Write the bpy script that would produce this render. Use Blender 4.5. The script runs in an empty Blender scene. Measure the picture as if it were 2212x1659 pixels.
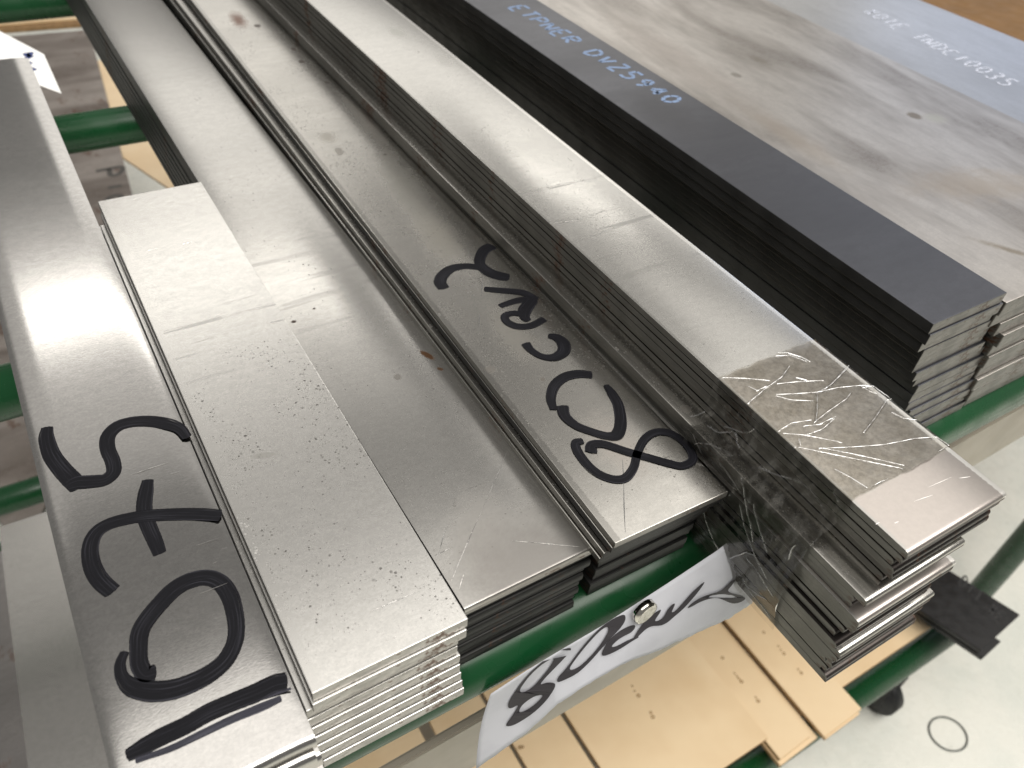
import bpy, bmesh, math, random
import numpy as np
from mathutils import Matrix, Vector
random.seed(7); rng = np.random.default_rng(5)
S = bpy.context.scene
COL = S.collection

# ------------------------------------------------------------------ camera
CAM = np.array([0.0, 0.0, 0.28])
VX = np.array([0.85296432, -0.30066722, 0.42667445])   # world axes in camera axes (right, down, forward)
VY = np.array([-0.51511143, -0.61694369, 0.5950132])
VZ = np.cross(VX, VY)
R = np.array([VX, VY, VZ])
cd = bpy.data.cameras.new('camera'); cam = bpy.data.objects.new('camera', cd); COL.objects.link(cam)
r, d, f = R[:, 0], R[:, 1], R[:, 2]
M = Matrix.Identity(4)
for i in range(3):
    M[i][0] = r[i]; M[i][1] = -d[i]; M[i][2] = -f[i]; M[i][3] = CAM[i]
cam.matrix_world = M
cd.sensor_width = 36; cd.lens = 36 * 1750 / 2212
cd.clip_start = 0.01; cd.clip_end = 60
cd.dof.use_dof = True; cd.dof.focus_distance = 0.31; cd.dof.aperture_fstop = 15
S.camera = cam
S.view_settings.view_transform = 'Standard'; S.view_settings.look = 'None'
S.view_settings.exposure = 0.0; S.view_settings.gamma = 1.0

# ------------------------------------------------------------------ light (indoor: ceiling fixtures, window, added overhead fills, soft room light)
W = bpy.data.worlds.new('World'); S.world = W; W.use_nodes = True
bg = W.node_tree.nodes['Background']; bg.inputs[0].default_value = (1.0, 0.972, 0.925, 1); bg.inputs[1].default_value = 0.215

def area(name, c, sx, sy, rad, col=(1, .965, .91), rot=(0, 0, 0)):
    l = bpy.data.lights.new(name, 'AREA'); l.shape = 'RECTANGLE'; l.size = sx; l.size_y = sy
    l.energy = rad * math.pi * sx * sy; l.color = col
    o = bpy.data.objects.new(name, l); COL.objects.link(o); o.location = c; o.rotation_euler = rot
    return o
area('ceiling_fixture', (0.36, 3.1, 2.0), 1.45, 0.32, 4.2)
area('overhead_fill', (0.1, 3.0, 2.02), 2.3, 1.8, 0.42)  # added glow, stands in for lit ceiling around the first fixture
area('overhead_fill', (2.6, 1.75, 2.0), 1.9, 0.9, 0.6)  # added fill, lightens the middle of the overhanging stack's top bar
area('ceiling_fixture', (2.55, 3.3, 2.0), 1.3, 0.42, 4.2)
area('overhead_fill', (1.2, 0.62, 2.0), 4.6, 1.25, 1.5)  # added broad fill, also reflected in the near ends of the bars
area('overhead_fill', (0.9, -0.75, 2.0), 4.2, 1.35, 5.2)  # added strong fill behind the camera for bar ends, boards and floor
area('overhead_fill', (4.35, 6.3, 2.0), 8.0, 4.8, 1.05)  # added lamp, stands in for bright walls and far ceiling
area('window_light', (8.2, 4.3, 1.85), 1.6, 3.0, 1.7, (.60, .72, 1.0), (0, math.radians(65), 0))

# ------------------------------------------------------------------ helpers
CX, CY, FF = 1106.0, 829.5, 1750.0
def ray(p): return R @ np.array([p[0] - CX, p[1] - CY, FF])
def onz(p, z):
    q = ray(p); t = (z - CAM[2]) / q[2]; return CAM + t * q
def ony(p, y):
    q = ray(p); t = (y - CAM[1]) / q[1]; return CAM + t * q
def pxs(p, z):      # metres per measured pixel round a point of the plane z
    a, b, c = onz(p, z), onz((p[0] + 1, p[1]), z), onz((p[0], p[1] + 1), z)
    return math.sqrt(abs(np.cross((b - a)[:2], (c - a)[:2])))

def tag(o, label=None, cat=None, group=None, kind=None):
    if label: o['label'] = label
    if cat: o['category'] = cat
    if group: o['group'] = group
    if kind: o['kind'] = kind
    return o
def link(name, me, parent=None):
    o = bpy.data.objects.new(name, me); COL.objects.link(o)
    if parent is not None: o.parent = parent
    return o
def mesh_of(name, bm, mats, smooth=False):
    me = bpy.data.meshes.new(name); bm.normal_update(); bm.to_mesh(me); bm.free()
    for m in (mats if isinstance(mats, (list, tuple)) else [mats]): me.materials.append(m)
    if smooth:
        for p in me.polygons: p.use_smooth = True
    return me

# ---- node helpers
def newmat(name):
    m = bpy.data.materials.new(name); m.use_nodes = True
    nt = m.node_tree; nt.nodes.clear()
    out = nt.nodes.new('ShaderNodeOutputMaterial')
    return m, nt, out
class G:
    def __init__(s, nt): s.nt = nt
    def n(s, t, **k):
        x = s.nt.nodes.new(t)
        for a, b in k.items(): setattr(x, a, b)
        return x
    def set(s, sock, v):
        if hasattr(v, 'links') or isinstance(v, bpy.types.NodeSocket): s.nt.links.new(v, sock)
        else: sock.default_value = v
    def math(s, op, a, b=0.0, c=None, clamp=False):
        x = s.n('ShaderNodeMath', operation=op); x.use_clamp = clamp
        s.set(x.inputs[0], a); s.set(x.inputs[1], b)
        if c is not None: s.set(x.inputs[2], c)
        return x.outputs[0]
    def mix(s, fac, a, b, mode='MIX'):
        x = s.n('ShaderNodeMix', data_type='RGBA', blend_type=mode)
        s.set(x.inputs[0], fac)
        for sock, v in ((x.inputs[6], a), (x.inputs[7], b)):
            if isinstance(v, tuple): v = (*v[:3], 1.0)
            s.set(sock, v)
        return x.outputs[2]
    def mapr(s, v, a, b, c=0.0, d=1.0, smooth=True):
        x = s.n('ShaderNodeMapRange'); x.interpolation_type = 'SMOOTHSTEP' if smooth else 'LINEAR'
        s.set(x.inputs[0], v)
        for i, q in enumerate((a, b, c, d)): x.inputs[i + 1].default_value = q
        return x.outputs[0]
    def noise(s, vec, scale, detail=3, rough=.55, dist=0.0):
        x = s.n('ShaderNodeTexNoise'); s.set(x.inputs['Vector'], vec)
        x.inputs['Scale'].default_value = scale; x.inputs['Detail'].default_value = detail
        x.inputs['Roughness'].default_value = rough; x.inputs['Distortion'].default_value = dist
        return x.outputs[0]
    def mapping(s, vec, loc=(0, 0, 0), rot=(0, 0, 0), sc=(1, 1, 1)):
        x = s.n('ShaderNodeMapping'); s.set(x.inputs[0], vec)
        x.inputs[1].default_value = loc; x.inputs[2].default_value = rot; x.inputs[3].default_value = sc
        return x.outputs[0]
    def voro(s, vec, scale, rnd=1.0):
        x = s.n('ShaderNodeTexVoronoi'); s.set(x.inputs['Vector'], vec); x.inputs['Scale'].default_value = scale
        x.inputs['Randomness'].default_value = rnd
        return x.outputs['Distance'], x.outputs['Color']
    def bump(s, h, strength, dist, normal=None):
        x = s.n('ShaderNodeBump'); x.inputs['Strength'].default_value = strength; x.inputs['Distance'].default_value = dist
        s.set(x.inputs['Height'], h)
        if normal is not None: s.set(x.inputs['Normal'], normal)
        return x.outputs[0]
    def princ(s, col, rough, metal=0.0, normal=None, spec=.5, **k):
        x = s.n('ShaderNodeBsdfPrincipled')
        if isinstance(col, tuple): col = (*col[:3], 1.0)
        s.set(x.inputs['Base Color'], col); s.set(x.inputs['Roughness'], rough); s.set(x.inputs['Metallic'], metal)
        x.inputs['Specular IOR Level'].default_value = spec
        if normal is not None: s.set(x.inputs['Normal'], normal)
        for a, b in k.items(): s.set(x.inputs[a.replace('_', ' ')], b)
        return x

def simple(name, col, rough=.5, metal=0.0, mott=.15, scale=60, bump=.15, col2=None, spec=.5):
    m, nt, out = newmat(name); g = G(nt)
    tc = g.n('ShaderNodeTexCoord').outputs['Object']
    n = g.noise(tc, scale, 4)
    c2 = col2 or tuple(c * (1 - mott) for c in col)
    c = g.mix(g.mapr(n, .35, .68), col, c2)
    rr = g.mapr(g.noise(tc, scale * 2.3, 2), .3, .7, max(.02, rough - .07), min(1, rough + .07))
    b = g.bump(g.noise(tc, scale * 12, 2), bump, .0003)
    p = g.princ(c, rr, metal, b, spec)
    nt.links.new(p.outputs[0], out.inputs[0]); return m

def steel(name, base=(.60, .585, .555), rough=.3, mott=.2, warp=.25, specks=None, streaks=None, edge=None, edge_right=None,
          spots=(), metal=1.0, grain=.25, zone=None, bigm=10.0, dark2=None, rust=None, stretch=1.6, bands=0.0, along=False):
    """mill steel. Object axes: x across the bar, y away along it, metres; origin at the front left top corner."""
    m, nt, out = newmat(name); g = G(nt)
    tc = g.n('ShaderNodeTexCoord').outputs['Object']
    sep = g.n('ShaderNodeSeparateXYZ'); nt.links.new(tc, sep.inputs[0]); X, Y = sep.outputs[0], sep.outputs[1]
    st = g.mapping(tc, sc=((.35, 1.4, 1) if not along else (1.5, .42, 1)))
    big = g.noise(st, bigm, 5, .6, .4)
    col = g.mix(g.mapr(big, .38, .66), base, dark2 or tuple(c * (1 - mott) for c in base))
    med = g.noise(g.mapping(tc, loc=(3, 1, 0), sc=((1, 2.2, 1) if not along else (2.2, .6, 1))), 70, 4, .65)
    col = g.mix(g.mapr(med, .42, .72, 0, .5), col, tuple(c * (1 - mott * 1.2) for c in base))
    gr2 = g.noise(g.mapping(tc, loc=(1, 5, 0), sc=(.6, 1, 1)), 330, 3, .7)
    col = g.mix(g.mapr(gr2, .35, .7, 0, .34), col, tuple(c * .72 for c in base))
    fine = g.noise(tc, 900, 2, .6)
    col = g.mix(g.mapr(fine, .3, .72, 0, 1, False), col, g.mix(.5, col, tuple(c * .72 for c in base)))
    rgh = g.math('ADD', g.mapr(big, .3, .7, rough - .008, rough + .012), g.mapr(med, .35, .7, -.004, .006))
    if zone:      # (y0, y1, base, rough): a stretch of the bar with another finish, ragged border
        for (y0, y1, zb, zr) in zone:
            nz = g.math('MULTIPLY_ADD', g.noise(tc, 160, 4), .004, Y)
            mk = g.math('MULTIPLY', g.mapr(nz, y0 + .0016, y0 + .0024), g.mapr(nz, y1 + .0016, y1 + .0024, 1, 0))
            col = g.mix(mk, col, g.mix(g.mapr(g.noise(tc, 420, 5, .75), .38, .62), zb, tuple(c * (.72 if y0 > 0 else .95) for c in zb)))
            rgh = g.math('MULTIPLY_ADD', mk, zr - rough, rgh)
    if streaks:   # (y0, y1, strength): darker grinding marks across the bar
        for (y0, y1, s_) in streaks:
            sn = g.noise(g.mapping(tc, loc=(0, y0 * 7, 0), rot=(0, 0, .05), sc=(.05, 1, 1)), 170, 2, .5)
            mk = g.math('MULTIPLY', g.mapr(Y, y0, y0 + .012), g.mapr(Y, y1 - .015, y1, 1, 0))
            mk = g.math('MULTIPLY', mk, g.mapr(sn, .60, .66, 0, s_))
            mk = g.math('MULTIPLY', mk, g.mapr(g.noise(tc, 45, 3), .38, .55))
            col = g.mix(mk, col, tuple(c * .55 for c in base)); rgh = g.math('MULTIPLY_ADD', mk, .1, rgh)
    if specks:    # (y0, y1, cell scale, radius, amount)
        for (y0, y1, sc, rad, amt) in specks:
            dn = g.n('ShaderNodeVectorMath', operation='ADD'); nt.links.new(tc, dn.inputs[0])
            jit = g.n('ShaderNodeTexNoise'); jit.inputs['Scale'].default_value = sc * 3; nt.links.new(tc, jit.inputs['Vector'])
            js = g.n('ShaderNodeVectorMath', operation='SCALE'); nt.links.new(jit.outputs['Color'], js.inputs[0]); js.inputs['Scale'].default_value = .35 / sc
            nt.links.new(js.outputs[0], dn.inputs[1])
            dd, cc = g.voro(dn.outputs[0], sc)
            sp = g.n('ShaderNodeSeparateColor'); nt.links.new(cc, sp.inputs[0])
            dens = g.mapr(g.noise(tc, 28, 4, .7), .4, .62)
            mk = g.math('MULTIPLY', g.mapr(Y, y0, y0 + .02), g.mapr(Y, y1 - .05, y1, 1, 0))
            thr = g.math('MULTIPLY', sp.outputs[0], g.math('MULTIPLY', rad, g.math('MULTIPLY', mk, g.math('MULTIPLY_ADD', dens, .8, .35))))
            s_ = g.math('MULTIPLY', g.math('LESS_THAN', dd, thr), g.math('MULTIPLY', amt, g.mapr(sp.outputs[1], .2, .9, .35, 1)))
            col = g.mix(s_, col, (.09, .085, .08)); rgh = g.math('MULTIPLY_ADD', s_, .3, rgh)
    for e, right in ((edge, False), (edge_right, True)):
        if e:     # (width, factor)
            w, k, wid = e
            rag = g.noise(g.mapping(tc, sc=(.2, 1, 1)), 900, 3, .7)
            xx = X if not right else g.math('SUBTRACT', wid, X)
            mk = g.mapr(g.math('MULTIPLY_ADD', rag, -.0016, xx), w - .0012, w - .0006, 1, 0)
            col = g.mix(g.math('MULTIPLY', mk, .8), col, tuple(min(1, c * k) for c in base))
    for (sx, sy, rx, ry, ang, scol, amt, sharp) in spots:
        mp = g.mapping(g.mapping(tc, loc=(-sx, -sy, 0)), rot=(0, 0, ang), sc=(1, 1, 0))
        mp = g.mapping(mp, sc=(1 / rx, 1 / ry, 0))
        ln = g.n('ShaderNodeVectorMath', operation='LENGTH'); nt.links.new(mp, ln.inputs[0])
        nn = g.noise(tc, 1.1 / max(rx, ry) * 4, 5, .75)
        v = g.math('MULTIPLY_ADD', nn, -2.0 * sharp, g.math('ADD', ln.outputs['Value'], 1.0 * sharp))
        mk = g.mapr(v, .55 if max(rx, ry) < .008 else .15, 1.0 if max(rx, ry) < .008 else 1.25, amt, 0)
        col = g.mix(mk, col, scol); rgh = g.math('MULTIPLY_ADD', mk, .18, rgh)
    if rust:
        amt, sc = rust
        rn = g.noise(g.mapping(tc, sc=(1, .5, 1)), sc, 5, .75)
        mk = g.mapr(rn, .555, .64, 0, amt)
        col = g.mix(mk, col, (.12, .055, .03)); rgh = g.math('MULTIPLY_ADD', mk, .3, rgh)
    h1 = g.noise(g.mapping(tc, sc=(.6, 1, 1)), 9, 1, .5)
    b1 = g.bump(h1, warp * .06, .0020)
    if bands:
        b1 = g.bump(g.noise(g.mapping(tc, sc=(.25, 1, 1)), 60, 1, .5), bands * .08, .0005, b1)
    b2 = g.bump(g.noise(g.mapping(tc, sc=(.45, 1, 1)), 1700, 1, .5), grain * .3, .00006, b1)
    p = g.princ(col, rgh, metal, b2)
    nt.links.new(p.outputs[0], out.inputs[0]); return m

# ------------------------------------------------------------------ materials
M_end_bright = steel('sawn_end_bright', (.56, .54, .51), .36, .5, .2, metal=.85, bigm=300, rust=(.75, 130))
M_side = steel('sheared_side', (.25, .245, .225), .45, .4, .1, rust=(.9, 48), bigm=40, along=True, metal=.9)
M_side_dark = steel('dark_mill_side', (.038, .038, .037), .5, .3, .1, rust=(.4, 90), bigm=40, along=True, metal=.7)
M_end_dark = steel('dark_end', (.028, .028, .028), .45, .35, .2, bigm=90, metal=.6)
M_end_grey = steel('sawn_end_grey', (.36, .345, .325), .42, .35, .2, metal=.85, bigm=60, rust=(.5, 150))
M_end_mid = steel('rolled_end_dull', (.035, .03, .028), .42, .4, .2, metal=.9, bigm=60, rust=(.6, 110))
M_end_mill = steel('rolled_end', (.10, .088, .082), .42, .4, .2, metal=1, bigm=60, rust=(.6, 110))
M_blackside = simple('black_oxide_side', (.030, .030, .030), .42, .0, .35, 40, .2, spec=.4)
M_green = simple('green_enamel', (.005, .064, .019), .28, 0, .12, 25, .05)
M_beam = simple('beige_grey_paint', (.42, .38, .31), .5, 0, .15, 20, .1)
M_tan = simple('tan_phenolic', (.86, .67, .43), .42, 0, .10, 9, .1, col2=(.78, .58, .35))
M_tan_edge = simple('tan_edge', (.40, .25, .12), .5, 0, .3, 120, .2)
M_black = simple('black_oxide', (.012, .012, .013), .42, 0, .3, 40, .15)
M_rubber = simple('rubber', (.11, .12, .11), .6, 0, .2, 60)
M_caster = simple('caster_rubber', (.012, .013, .014), .5, 0, .3, 60)
M_card = simple('brown_cardboard', (.17, .085, .02), .7, 0, .15, 30)

T_short = steel('short_top', (.72, .705, .675), .24, .06, .2, metal=.86, streaks=[(.14, .215, .55)],
                specks=[(-.01, .19, 780, .42, .8), (.03, .15, 440, .27, .9)], edge=(.0035, .86, .0525), bands=.1,
                spots=[(.018, .096, .006, .002, .3, (.25, .24, .22), .5, .4)])
k = (.0804, .1223)
def loc(p, z, o): q = onz(p, z); return q[0] - o[0], q[1] - o[1]
def spot(p, z, o, rx, ry, ang, c, a, sh=.4): x, y = loc(p, z, o); return (x, y, rx, ry, ang, c, a, sh)
B2O = (.0804, .1222); RUST = (.16, .075, .03); DK = (.07, .05, .04); ST = (.2, .18, .16)
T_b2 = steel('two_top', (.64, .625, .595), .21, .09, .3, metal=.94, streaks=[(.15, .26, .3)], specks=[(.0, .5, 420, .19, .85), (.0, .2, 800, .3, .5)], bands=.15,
             spots=[spot((932, 765), .04, B2O, .0018, .0055, -.35, RUST, .95, .45), spot((960, 795), .04, B2O, .0012, .002, -.6, RUST, .9, .4),
                    spot((645, 692), .04, B2O, .0015, .0012, 0, DK, .95, .15), spot((689, 664), .04, B2O, .0009, .0008, 0, DK, .9, .15),
                    spot((868, 812), .04, B2O, .002, .0025, .3, ST, .6, .3), spot((1050, 1165), .04, B2O, .012, .03, .4, (.33, .31, .29), .45, .5),
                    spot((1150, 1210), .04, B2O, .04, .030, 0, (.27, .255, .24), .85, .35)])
B3O = (.1335, .1143)
T_b3 = steel('three_top', (.63, .61, .57), .22, .16, .35, specks=[(-.01, .55, 700, .42, .6), (.0, .6, 240, .12, .9)], bigm=14, bands=.2,
             edge=(.0028, .55, .0522), streaks=[(.01, .1, .22), (.2, .4, .25)],
             spots=[spot((490, 45), .052, B3O, .006, .018, .1, (.2, .11, .08), .9, .6), spot((532, 58), .052, B3O, .003, .004, .1, DK, .8, .5),
                    spot((612, 108), .052, B3O, .0025, .004, 0, DK, .85, .6), spot((630, 135), .052, B3O, .003, .003, 0, DK, .85, .6),
                    spot((686, 180), .052, B3O, .0012, .003, -.7, DK, .9, .2), spot((815, 336), .052, B3O, .0015, .0012, 0, DK, .9, .2),
                    spot((690, 300), .052, B3O, .006, .008, .2, (.36, .34, .3), .7, .8), spot((715, 330), .052, B3O, .003, .006, .2, ST, .6, .7),
                    spot((870, 420), .052, B3O, .012, .06, .1, (.33, .32, .29), .75, .6), spot((770, 260), .052, B3O, .008, .05, .05, (.35, .33, .3), .6, .7),
                    spot((940, 520), .052, B3O, .013, .03, .1, (.36, .34, .3), .6, .6), spot((1100, 720), .052, B3O, .01, .025, .1, (.34, .32, .28), .5, .6),
                    spot((1165, 820), .052, B3O, .0015, .0015, 0, ST, .8, .3), spot((1052, 800), .052, B3O, .003, .003, 0, ST, .6, .5),
                    spot((1330, 960), .052, B3O, .012, .02, 0, (.45, .4, .36), .5, .6)])
B4O = (.1974, .0537)
T_b4 = steel('four_top', (.70, .685, .65), .23, .08, .3, metal=.88, streaks=[(.12, .26, .8)], specks=[(.08, .5, 330, .17, .7), (.08, .5, 800, .3, .4)], bands=.15,
             edge=(.0012, .6, .052), edge_right=(.0022, 1.35, .052),
             zone=[(-.01, .0235, (.47, .43, .40), .3), (.0235, .0895, (.43, .40, .36), .4)],
             spots=[spot((1440, 475), .08, B4O, .002, .012, -.1, (.12, .08, .05), .9, .5), spot((1590, 430), .08, B4O, .012, .012, 0, (.5, .5, .47), .5, .4),
                    spot((860, 70), .08, B4O, .006, .012, 0, (.5, .5, .46), .6, .4), spot((960, 130), .08, B4O, .006, .012, 0, (.52, .51, .48), .4, .4),
                    spot((1900, 1190), .08, B4O, .004, .0025, 0, ST, .4, .6)])
T_b5 = steel('dark_oxide_top', (.098, .101, .116), .33, .3, .25, metal=.75, bigm=12, grain=.35,
             spots=[(.02, .2, .02, .03, 0, (.08, .08, .085), .6, .5)])
M_b5end = steel('dark_bar_end', (.25, .24, .225), .4, .5, .2, metal=.85, bigm=260, rust=(.5, 150))
T_6 = steel('blotchy_plate', (.62, .585, .545), .36, .4, .3, bigm=14, along=True, dark2=(.21, .18, .155), grain=.1,
            spots=[spot((1640, 130), .08, (.351, .123), .006, .012, 0, (.22, .2, .17), .8, .6), spot((1590, 162), .08, (.351, .123), .004, .005, 0, (.22, .2, .17), .7, .4),
                   spot((1975, 250), .08, (.351, .123), .0055, .006, 0, (.17, .15, .13), .85, .4), spot((2020, 255), .08, (.351, .123), .009, .008, 0, (.38, .39, .37), .8, .5),
                   spot((2110, 400), .08, (.351, .123), .05, .02, .35, (.34, .295, .25), .6, 1.1), spot((2180, 540), .08, (.351, .123), .02, .003, 1.0, (.2, .17, .13), .8, .6),
                   spot((1700, 290), .08, (.351, .123), .012, .05, .05, (.34, .3, .26), .7, .7), spot((1760, 400), .08, (.351, .123), .01, .05, .05, (.33, .29, .25), .7, .7),
                   spot((1450, 120), .08, (.351, .123), .02, .09, .05, (.40, .36, .33), .6, .7)])
T_7 = steel('blue_lit_plate', (.56, .56, .56), .33, .25, .3, bigm=10, along=True)
T_1075 = steel('bright_bar_top', (.62, .605, .585), .15, .05, .09, bigm=8, grain=.35, bands=.05)
M_1075s = steel('bright_bar_side', (.5, .49, .47), .28, .2, .1)
M_1075e = steel('bright_bar_end', (.6, .57, .54), .16, .25, .2, bigm=70)
T_dirty = steel('stained_plate', (.36, .32, .29), .5, .4, .2, bigm=9, metal=.5, dark2=(.08, .055, .04), rust=(.7, 16))
T_low2 = steel('lower_dull_plate', (.36, .34, .33), .3, .3, .3, rust=(.5, 20))
T_low = steel('lower_bright_plate', (.55, .535, .51), .24, .06, .3, bands=.1)

# ------------------------------------------------------------------ bars and plates
def plate_mesh(name, w, L, t, mats, bev=.0004, crown=0.0, round_end=0.0, wav=0.0):
    """mats = top, side, end. local origin: front left corner of the top face"""
    bm = bmesh.new()
    xs = [0, w]
    if crown:
        xs = [0, .0008, .002, .0045, .010, w / 2, w - .010, w - .0045, w - .002, w - .0008, w]
    prof = []
    for x in xs:
        e = min(x, w - x); dz = 0
        if crown: dz = -crown * max(0, 1 - e / .010) ** 2.2
        prof.append((x, dz))
    ny = 2
    ys = [0, L]
    if round_end: ys = [0, round_end * .08, round_end * .3, round_end * .6, round_end, round_end * 1.4, L]
    top = []
    for y in ys:
        zz = 0
        if round_end and y < round_end: q = 1 - y / round_end; zz = -t * .45 * (1 - math.sqrt(max(0, 1 - q * q)))
        top.append([bm.verts.new((x, y, dz + zz)) for x, dz in prof])
    bot = [[bm.verts.new((x, y, -t)) for x in (0, w)] for y in ys]
    for a in range(len(ys) - 1):
        for b in range(len(prof) - 1):
            fc = bm.faces.new((top[a][b], top[a][b + 1], top[a + 1][b + 1], top[a + 1][b])); fc.material_index = 0; fc.smooth = bool(crown or round_end)
        fc = bm.faces.new((top[a][0], top[a + 1][0], bot[a + 1][0], bot[a][0])); fc.material_index = 1
        fc = bm.faces.new((top[a][-1], bot[a][1], bot[a + 1][1], top[a + 1][-1])); fc.material_index = 1
        bm.faces.new((bot[a][0], bot[a + 1][0], bot[a + 1][1], bot[a][1])).material_index = 1
    fc = bm.faces.new([v for v in top[0]][::-1] + [bot[0][0], bot[0][1]]); fc.material_index = 2
    fc = bm.faces.new([v for v in top[-1]] + [bot[-1][1], bot[-1][0]]); fc.material_index = 2
    bmesh.ops.recalc_face_normals(bm, faces=bm.faces)
    if bev:
        ed = [e for e in bm.edges if len(e.link_faces) == 2 and e.link_faces[0].normal.angle(e.link_faces[1].normal) > .9]
        bmesh.ops.bevel(bm, geom=ed, offset=bev, segments=2, profile=.6, affect='EDGES', material=-1, harden_normals=False)
    bm.normal_update()
    for e in bm.edges:
        if len(e.link_faces) == 2 and (e.calc_face_angle(0) > .5 or not (e.link_faces[0].smooth and e.link_faces[1].smooth)): e.smooth = False
    return mesh_of(name, bm, list(mats))

def bar(name, x, y, z, w, L, t, mats, rot=0.0, label=None, cat='steel bar', group=None, roll=0.0, **k):
    me = plate_mesh(name, w, L, t, mats, **k)
    o = link(name, me); o.location = (x, y, z); o.rotation_euler = (0, roll, rot)
    tag(o, label, cat, group); return o

ORD = ['top', 'second', 'third', 'fourth', 'fifth', 'sixth', 'seventh', 'eighth', 'ninth', 'tenth', 'eleventh', 'twelfth', 'thirteenth',
       'fourteenth', 'fifteenth', 'sixteenth', 'seventeenth', 'eighteenth', 'nineteenth', 'twentieth', 'twenty-first', 'twenty-second',
       'twenty-third', 'twenty-fourth', 'twenty-fifth', 'twenty-sixth']
def lab(i, n, what):
    return ('bottom ' if i == n - 1 else ORD[i] + (' ' if i == 0 else ' from the top, ')) + what
def L_(i, n, noun, where):
    if i == n - 1: return f'{noun}, bottommost {where}'
    return f'{noun}, {ORD[i]} from the top {where}'

# --- the leftmost bright bars with the big black number on top
B1O = (-.0305, .1035); Z1 = .045
nb = 8; t1 = Z1 / nb
top1075 = None
for i in range(nb):
    dx = [0, -.0012, .0006, -.0005, .0008, -.0006, .0004, 0][i]; dy = [0, -.0022, -.001, .001, -.002, 0, .0015, -.001][i]
    lb = ('long bright steel bar marked 1075 in thick black marker, at the far left' if i == 0 else
          L_(i, nb, 'bright steel bar', 'in the stack under the bar marked 1075'))
    o = bar('steel_bar', B1O[0] + dx, B1O[1] + dy, Z1 - i * t1, .051, .5155 - dy, t1 * .965, (T_1075, M_1075s, M_1075e), 0.0, lb,
            group='bright bars stacked at the far left', crown=.0011 if i < 2 else 0, round_end=.0028, bev=.0005 if i > 1 else 0)
    if i == 0: top1075 = o

# --- short stack
nb = 9; ZS = .046; ts = ZS / nb
offs = [(0, 0), (-.0006, -.0016), (-.0026, .0012), (-.0030, .0003), (-.0022, -.0012), (-.0024, -.0026), (-.002, -.0036), (-.0016, -.0046), (-.001, -.0056)]
fars = [0, -.003, -.006, .002, -.004, .003, 0, -.002, .004]
short_top = None
for i, (dx, dy) in enumerate(offs):
    dy *= .55
    lb = ('short bright silver bar finely speckled with dark pits, topmost of the shortest stack' if i == 0 else
          L_(i, nb, 'short bright sawn bar', 'in the short speckled stack'))
    o = bar('steel_bar', .0241 + dx, .1160 + dy, ZS - i * ts, .0525, .3007 - dy + fars[i], ts * (.93 if i not in (0,) else .97), (T_short, M_side, M_end_bright), -.0005, lb,
            group='short bright bars with sawn ends', bev=.00035)
    if i == 0: short_top = o

# --- second stack
nb = 9; Z2 = .040; t2 = Z2 / nb
offs = [(0, 0), (.0003, .0018), (.0008, .0006), (.0, .0022), (-.0006, .0012), (-.001, .002), (-.0012, .0012), (-.0016, .0022), (-.0022, .0008)]
for i, (dx, dy) in enumerate(offs):
    lb = ('long grey bar scratched near its end, topmost between the short stack and the 80CrV2 bar' if i == 0 else
          L_(i, nb, 'dark-ended steel bar', 'in the stack beside the short one'))
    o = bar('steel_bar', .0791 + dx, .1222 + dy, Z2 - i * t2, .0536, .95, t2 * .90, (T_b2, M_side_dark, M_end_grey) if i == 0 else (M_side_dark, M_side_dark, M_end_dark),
            .006, lb, group='long bars between short stack and 80CrV2 stack', bev=.0005, round_end=.0009)
    if i == 0: two_top = o

# --- third stack (80CrV2)
spec3 = [(0, 0, .0162), (-.0003, .0006, .0150), (-.0022, .0018, .0085), (-.0030, .0024, .0060)]
n3 = 12
for i in range(n3):
    if i < 4:
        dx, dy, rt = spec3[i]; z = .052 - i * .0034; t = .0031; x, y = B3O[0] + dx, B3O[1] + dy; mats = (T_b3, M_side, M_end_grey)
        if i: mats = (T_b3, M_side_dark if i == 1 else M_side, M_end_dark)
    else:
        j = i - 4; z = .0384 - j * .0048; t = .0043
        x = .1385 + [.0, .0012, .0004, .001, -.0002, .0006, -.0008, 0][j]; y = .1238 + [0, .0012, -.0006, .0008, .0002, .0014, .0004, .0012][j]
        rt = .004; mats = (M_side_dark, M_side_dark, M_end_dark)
    lb = ('long grey bar with 80CrV2 in black marker on its top face' if i == 0 else
          L_(i, n3, 'steel bar', 'in the stack under the bar marked 80CrV2'))
    o = bar('steel_bar', x, y, z, .0522 if i < 4 else .0500, .98, t, mats, -rt, lb, group='bars stacked under the 80CrV2 bar', bev=.00035)
    if i == 0: three_top = o

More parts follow.
